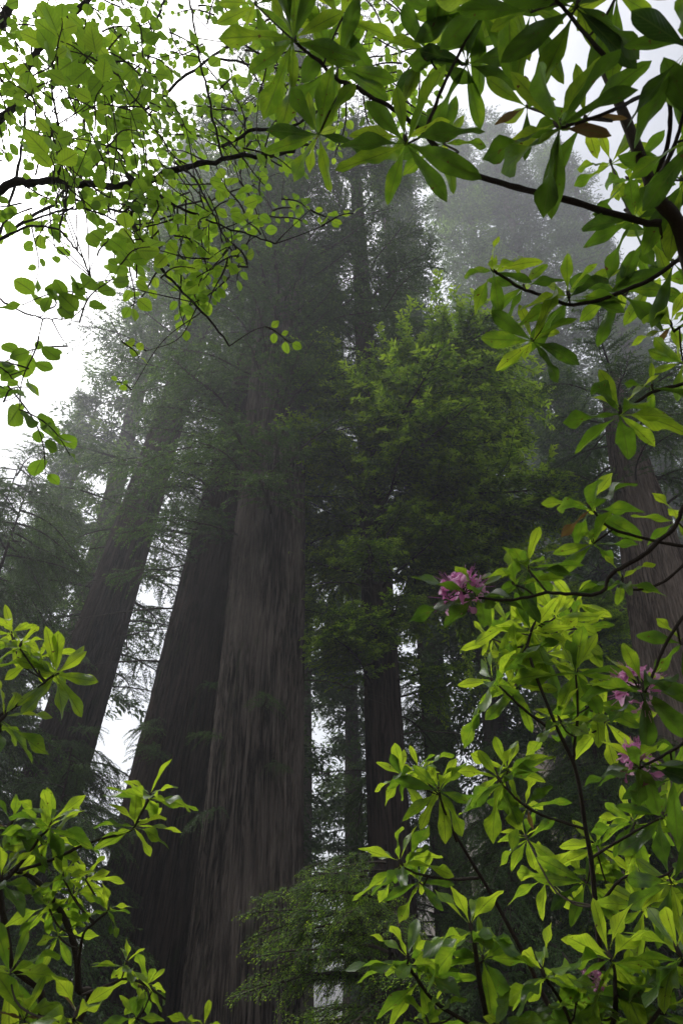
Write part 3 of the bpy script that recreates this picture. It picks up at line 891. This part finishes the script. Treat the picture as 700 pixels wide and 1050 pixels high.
Cs.branch([(630, 1020, 1.65), (630, 1000, 1.65), (628, 988, 1.65)], 4, 3, [(627, 986, 74, 12, 0, .62), (650, 1020, 60, 8, .1, .4), (610, 1045, 60, 9, .1, .4)], [(608, 1006, 16, .03)], tint=.5)
Cs.branch([(640, 1080, 1.6), (680, 1030, 1.6), (700, 985, 1.6)], 4, 3, [(698, 982, 74, 11, 0, .55), (680, 1040, 70, 9, 0, .35), (520, 1060, 60, 8, 0, .4)], tint=.5)

# lower left shrubs
Ds = Shrub('rhododendron', 'yellow-green rhododendron filling the lower left corner', (-1.35, 1.95), group=rh, seed=43, grow=1.08, thin=.2, up=(.1, .4, .8))
gD = Ds.base
stem_part(Ds, [gD, P(20, 1100, 2.0), P(10, 980, 2.0), P(-10, 860, 2.0), P(-25, 760, 2.0)], .014, .006)
stem_part(Ds, [gD + [.05, 0, 0], P(60, 1090, 2.0), P(80, 1010, 2.0), P(70, 950, 2.0), P(40, 905, 2.0), P(10, 890, 2.0)], .012, .006)
Ds.branch([(-25, 765, 2.0), (0, 735, 1.9), (25, 718, 1.9), (45, 700, 1.9), (56, 692, 1.9)], 4, 2.2, [(56, 692, 50, 12, 0, .75), (20, 664, 42, 10, .0, .72), (8, 700, 46, 11, 0, .68), (38, 675, 40, 9, .1, .7), (0, 740, 60, 9, -.1, .5), (12, 650, 36, 7, .2, .7)], tint=.65)
Ds.branch([(-15, 850, 2.0), (0, 900, 1.9), (25, 880, 1.9), (40, 860, 1.9), (50, 850, 1.9)], 4, 2.2, [(50, 848, 54, 13, 0, .5), (50, 862, 50, 9, .1, .65), (8, 850, 60, 9, -.05, .25), (0, 905, 56, 10, -.1, .45), (20, 925, 56, 9, 0, .6)], tint=.5)
Ds.branch([(10, 895, 2.0), (55, 880, 1.95), (85, 865, 1.9), (120, 855, 1.9), (138, 848, 1.9), (153, 820, 1.9)], 3.4, 2, [(153, 820, 50, 9, 0, .68), (138, 848, 46, 9, 0, .62)], tint=.6)
Ds.branch([(80, 1000, 2.0), (85, 960, 1.9), (98, 945, 1.9), (110, 935, 1.9)], 3, 2, [(110, 934, 30, 8, 0, .65), (75, 918, 36, 9, .1, .6), (88, 902, 34, 8, .1, .65), (50, 930, 40, 9, .1, .5), (60, 960, 36, 8, .1, .5), (65, 900, 30, 7, .0, .6)], tint=.6)
Ds.branch([(85, 1020, 2.0), (110, 1010, 1.9), (130, 1003, 1.9), (150, 1010, 1.9), (170, 1025, 1.9)], 3, 2, [(128, 990, 34, 9, 0, .62), (150, 1012, 34, 9, .1, .55), (172, 1028, 38, 9, 0, .62), (100, 1000, 36, 9, .1, .5), (112, 1030, 40, 9, .1, .5), (140, 1045, 36, 8, 0, .5)], tint=.55)
Ds.branch([(20, 1100, 1.5), (60, 1070, 1.45), (76, 1045, 1.4)], 4, 3, [(76, 1048, 74, 9, 0, .72), (10, 1000, 60, 9, .3, .5), (25, 1045, 60, 9, .2, .55), (0, 960, 60, 9, .3, .5)], tint=.6)
Ds.branch([(85, 1090, 1.7), (150, 1085, 1.6), (200, 1070, 1.55), (208, 1055, 1.55)], 4, 3, [(208, 1056, 36, 7, 0, .75)], tint=.7)


# ------------------------------------------------------------------ broadleaf canopy, upper left
def spray(r, L, nl, leaf, tint, thin=1.0):
    """hanging twig with alternate ovate leaves, starts at origin along +x"""
    mb = MB()
    n = 12; t = np.linspace(0, 1, n)
    dz = r.uniform(.1, .5)
    path = np.stack([L * t, L * .1 * np.sin(t * 4 + r.uniform(0, 6)) * t, -dz * L * t ** 2], -1)
    tube(mb, path, (.0022 * (1 - .7 * t) + .0006) * thin, 5, r=r, m=1)
    for k in range(nl):
        s = (k + .7) / nl
        b = np.array([np.interp(s, t, path[:, c]) for c in range(3)])
        side = 1 if k % 2 else -1
        a = side * R(r.uniform(35, 75)) if k < nl - 1 else 0
        d = nrm([math.cos(a), math.sin(a), r.uniform(-.5, .15)])
        nz = nrm(np.array([0, 0, 1]) + r.normal(0, .38, 3))
        y = nrm(np.cross(nz, d)); z = np.cross(d, y)
        ln = leaf * r.uniform(.6, 1.2)
        b2 = b + d * ln * .15
        tube(mb, np.array([b, b2]),   .001 * thin, 4, m=1, r=r)
        stamp(mb, OV[r.integers(len(OV))], np.stack([d * ln, y * ln, z * ln])[None], b2[None], np.array([np.clip(tint + r.normal(0, .17), 0, 1)]))
    return mb


class Canopy:
    def __init__(self, name, label, base, group, seed):
        self.base = np.array([base[0], base[1], float(ground_z(base[0], base[1]))])
        self.root = thing(name, label, 'tree', self.base, group)
        self.r = np.random.default_rng(seed); self.limbs = []

    def limb(self, pts, w0, w1, mat=None, world=None, name='limb'):
        W = [P(*p) for p in pts] if world is None else world
        n = max(14, 8 * len(W))
        path = smooth_path(W, n)
        L = np.linalg.norm(path[-1] - path[0])
        wig = np.cumsum(self.r.normal(0, 1, (n, 3)), axis=0); wig -= np.linspace(0, 1, n)[:, None] * wig[-1]
        path = path + wig * .0035 * L
        if world is None:
            dpx = np.array([np.dot(q - CAM, FWD) for q in path]); rad = np.linspace(w0, w1, n) / 2 / FPX * dpx
        else:
            rad = np.linspace(w0, w1, n)
        mb = MB(); tube(mb, path - path[0], rad, 8, wob=.09, r=self.r)
        o = link(name, mb.mesh(name, [mat or M_LIMB]), self.root, path[0] - self.base)
        rec = [o, path, rad, MB()]
        self.limbs.append(rec)
        return rec

    def fill(self, x0, y0, x1, y1, cnt, d0, d1, leafpx, nl=(6, 9), tint=.5, holes=()):
        r = self.r
        for _ in range(cnt):
            for tries in range(20):
                px, py = r.uniform(x0, x1), r.uniform(y0, y1)
                if not any(hx0 < px < hx1 and hy0 < py < hy1 for hx0, hy0, hx1, hy1 in holes):
                    break
            self.at(px, py, r.uniform(d0, d1), r.uniform(*leafpx), r.integers(*nl), tint)

    def at(self, px, py, D, lpx, nl, tint=.5, heading=None):
        r = self.r
        c = P(px, py, D)
        best = None
        for L in self.limbs:
            dist = np.linalg.norm(L[1] - c, axis=1); i = int(np.argmin(dist))
            if best is None or dist[i] < best[1]:
                best = (L, dist[i], i)
        L, dist, i = best
        a = L[1][i]
        leaf = lpx * D / FPX
        sl = leaf * nl * .5
        # supporting twig from the limb to the start of the spray
        outw = nrm((c - a) + r.normal(0, .15, 3))
        tw = MB()
        tube(tw, smooth_path([a, (a + c) / 2 + r.normal(0, .07 * dist, 3), c], 10) - a, np.linspace(min(.0026, L[2][i]), .0011 * max(1, D / 2.5), 10), 5, r=r)
        spm = spray(r, sl, nl, leaf, tint, thin=max(1, D / 2.0))
        az = math.atan2(outw[1], outw[0]) + r.normal(0, .6) if heading is None else heading
        o = link('leaf_spray', spm.mesh('leaf_spray', [M_BROAD, M_TWIG]), L[0], c - L[1][0])
        o.rotation_euler = (r.normal(0, .3), r.uniform(-.1, .45), az)
        L[3].add(tw.v[0] + (a - L[1][0]), tw.f[0], tw.uv[0]) if False else None
        t = link('twig', tw.mesh('twig', [M_TWIG]), L[0], a - L[1][0])


bg = 'broadleaf trees overhanging from the upper left'
T1 = Canopy('broadleaf_tree', 'mossy-limbed broadleaf tree reaching a dark branch across the upper left', (-4.2, 2.6), bg, 51)
b1 = T1.base
T1.limb(None, .11, .035, M_LIMB, [b1, b1 + [.05, 0, 1.5], b1 + [.2, .05, 3.0], b1 + [.5, 0, 4.6], b1 + [.9, .1, 6.4]], 'trunk')
hub = T1.limbs[0][1]
T1.limb([(-140, 232, 3.2), (0, 196, 3.0), (60, 183, 3.0), (130, 178, 3.0), (200, 166, 3.0), (262, 157, 3.0), (320, 150, 3.0)], 10, 3)
T1.limb([(228, 160, 3.0), (218, 120, 3.0), (206, 62, 3.0), (196, 10, 3.0), (190, -30, 3.0)], 2.5, 2)
T1.limb([(-80, 120, 3.4), (0, 118, 3.4), (30, 60, 3.4), (60, 28, 3.4), (100, -10, 3.4)], 9, 6)
T1.limb([(-60, 60, 3.2), (-10, 35, 3.2), (10, 10, 3.2), (22, -20, 3.2)], 11, 8)
T1.limb([(228, 150, 3.3), (260, 136, 3.3), (300, 130, 3.3), (350, 100, 3.3), (372, 80, 3.3)], 4, 2)
T1.limb([(60, 183, 3.0), (62, 140, 2.9), (55, 90, 2.9), (58, 20, 2.9)], 3, 2)
T1.limb([(130, 178, 3.0), (140, 200, 2.9), (136, 225, 2.9), (160, 262, 2.8), (200, 310, 2.8), (235, 355, 2.9)], 4.5, 2)
T1.limb([(-60, 300, 2.8), (10, 240, 2.8), (50, 232, 2.7), (80, 260, 2.7), (95, 290, 2.7)], 3, 1.6)
T1.limb([(130, 178, 3.0), (180, 212, 2.9), (230, 236, 2.9), (282, 250, 2.9)], 3, 1.4)
T1.limb([(180, 167, 3.0), (205, 190, 2.9), (222, 225, 2.8), (245, 268, 2.8)], 2.6, 1.4)
T1.limb([(20, 230, 2.8), (70, 215, 2.8), (110, 222, 2.8), (150, 250, 2.8)], 2.6, 1.5)
for (a_, b_) in ((1, 2.6), (3, 2.6), (4, 2.9)):
    # join the side limbs to the trunk
    q = T1.limbs[a_][1][0]
    i = int(np.argmin(np.linalg.norm(hub - q, axis=1)))
    T1.limb(None, .03, .02, M_LIMB, [hub[max(0, i - 6)], (hub[max(0, i - 6)] + q) / 2 + [0, 0, .1], q])
H1 = [(150, 55, 232, 95), (0, 280, 55, 470)]
T1.fill(0, 0, 150, 120, 38, 2.4, 3.6, (13, 20), tint=.45, holes=H1)
T1.fill(30, 20, 150, 190, 10, 1.8, 2.4, (21, 28), (4, 6), .62)
T1.fill(0, 90, 160, 220, 32, 2.4, 3.6, (12, 20), tint=.45)
T1.fill(130, 180, 280, 290, 34, 2.6, 3.3, (11, 17), tint=.6)
T1.fill(225, 20, 300, 200, 10, 2.8, 3.8, (10, 16), tint=.5)
T1.at(120, 275, 2.0, 22, 6, .55); T1.at(140, 285, 2.1, 22, 6, .7); T1.at(165, 285, 2.2, 18, 5, .75); T1.at(100, 262, 2.3, 20, 6, .5)
T1.at(272, 335, 2.9, 12, 5, .8); T1.at(330, 232, 2.9, 13, 6, .75); T1.at(318, 215, 2.9, 12, 4, .7)
T1.at(125, 350, 2.6, 12, 4, .8); T1.at(135, 400, 2.6, 9, 4, .6); T1.at(150, 360, 2.8, 10, 4, .6)

T2 = Canopy('broadleaf_tree', 'thin broadleaf sapling dangling large toothed leaves over the left sky gap', (-3.3, 1.9), bg, 53)
b2 = T2.base
T2.limb(None, .035, .012, M_TWIG, [b2, b2 + [.1, 0, 1.4], b2 + [.25, .1, 2.6], b2 + [.5, .1, 3.6]], 'trunk')
T2.limb([(-120, 250, 2.2), (-30, 285, 2.1), (20, 318, 2.0), (50, 330, 2.0), (75, 325, 2.0)], 2.5, 1.2, M_TWIG)
T2.limb([(-100, 420, 2.1), (-40, 380, 2.0), (0, 375, 2.0), (22, 400, 2.0)], 2.5, 1.2, M_TWIG)
for (x, y, l, n_) in [(82, 330, 21, 6), (70, 355, 20, 5), (40, 345, 19, 6), (30, 378, 19, 6), (48, 318, 18, 4), (8, 395, 21, 6), (20, 420, 20, 5), (4, 412, 20, 5), (64, 312, 19, 3), (90, 300, 20, 4)]:
    T2.at(x, y, 2.0 + T2.r.uniform(-.1, .1), l * 1.25, n_ + 1, .34)

T3 = Canopy('broadleaf_tree', 'airy small-leaved broadleaf tree whose fine leaves speckle the bright top sky', (-7.4, 6.2), bg, 57)
b3 = T3.base
T3.limb(None, .12, .03, M_LIMB, [b3, b3 + [.1, 0, 3.0], b3 + [.4, -.1, 6.0], b3 + [.9, -.3, 9.5]], 'trunk')
h3 = T3.limbs[0][1]
T3.limb([(-20, 260, 6.8), (60, 200, 6.6), (140, 130, 6.5), (220, 60, 6.3), (300, 10, 6.2), (360, -20, 6.2)], 4, 1.6)
T3.limb([(60, 200, 6.6), (130, 215, 6.4), (200, 205, 6.4), (260, 190, 6.4)], 3, 1.5)
T3.limb([(140, 130, 6.5), (150, 60, 6.3), (165, 10, 6.0), (180, -30, 6.0)], 3, 1.6)
T3.limb([(220, 60, 6.3), (290, 70, 6.0), (360, 65, 5.8), (430, 50, 5.8)], 2.6, 1.4)
T3.limb([(0, 240, 6.8), (20, 150, 6.5), (30, 60, 6.2), (50, 0, 6.0)], 3, 1.6)
T3.limb(None, .04, .028, M_LIMB, [h3[24], (h3[24] + T3.limbs[1][1][0]) / 2, T3.limbs[1][1][0]])
T3.fill(0, 0, 160, 240, 40, 5.5, 6.8, (8, 11), (8, 12), .4)
T3.fill(130, 0, 300, 170, 52, 5.5, 6.8, (7, 10), (7, 11), .38, holes=[(172, 48, 226, 90)])
T3.fill(290, 0, 430, 120, 38, 5.2, 6.2, (9, 13), (8, 12), .6)
T3.fill(100, 120, 290, 230, 26, 5.5, 6.8, (8, 11), (8, 12), .45)

# ------------------------------------------------------------------ light and sky
SUN_EL, SUN_AZ = R(60), R(-62)   # azimuth from +Y towards -X when negative
sd = np.array([math.sin(SUN_AZ) * math.cos(SUN_EL), math.cos(SUN_AZ) * math.cos(SUN_EL), math.sin(SUN_EL)])
sl = bpy.data.lights.new('sun', 'SUN'); sl.energy = 1.5; sl.angle = R(25); sl.color = (1, .97, .92)
so = bpy.data.objects.new('sun', sl); COL.objects.link(so)
so.rotation_euler = Vector(sd).to_track_quat('Z', 'Y').to_euler(); so.location = sd * 60
w = bpy.data.worlds.new('World'); sc.world = w; w.use_nodes = True
nt = w.node_tree; nt.nodes.clear(); ls = nt.links
sky = N(nt, 'ShaderNodeTexSky', sky_type='NISHITA'); sky.sun_disc = False
sky.sun_elevation = SUN_EL; sky.sun_rotation = SUN_AZ; sky.dust_density = 4; sky.ozone_density = 1; sky.air_density = 1
hs = N(nt, 'ShaderNodeHueSaturation'); hs.inputs['Saturation'].default_value = .22; ls.new(sky.outputs[0], hs.inputs['Color'])
bgn = N(nt, 'ShaderNodeBackground'); bgn.inputs['Strength'].default_value = .15; 
stc = N(nt, 'ShaderNodeTexCoord'); sn = N(nt, 'ShaderNodeTexNoise'); sn.inputs['Scale'].default_value = 3.5; sn.inputs['Detail'].default_value = 5
ls.new(stc.outputs['Generated'], sn.inputs['Vector'])
cl = ramp(nt, sn.outputs['Fac'], [(.3, (.62, .64, .68)), (.55, (.95, .95, .96)), (.75, (1, 1, 1))])
ls.new(mixc(nt, 1.0, hs.outputs[0], cl, 'MULTIPLY'), bgn.inputs['Color'])
wo = N(nt, 'ShaderNodeOutputWorld'); ls.new(bgn.outputs[0], wo.inputs['Surface'])

# ------------------------------------------------------------------ render settings
sc.view_settings.view_transform = 'Standard'
sc.view_settings.look = 'None'
sc.view_settings.exposure = 0.98
sc.view_settings.gamma = 1
c = sc.cycles
c.use_denoising = True
try:
    c.denoiser = 'OPENIMAGEDENOISE'; c.denoising_input_passes = 'RGB_ALBEDO_NORMAL'
except Exception:
    pass
c.max_bounces = 6; c.diffuse_bounces = 3; c.glossy_bounces = 2; c.transmission_bounces = 3; c.volume_bounces = 0
c.use_adaptive_sampling = True; c.adaptive_threshold = .02
c.caustics_reflective = False; c.caustics_refractive = False
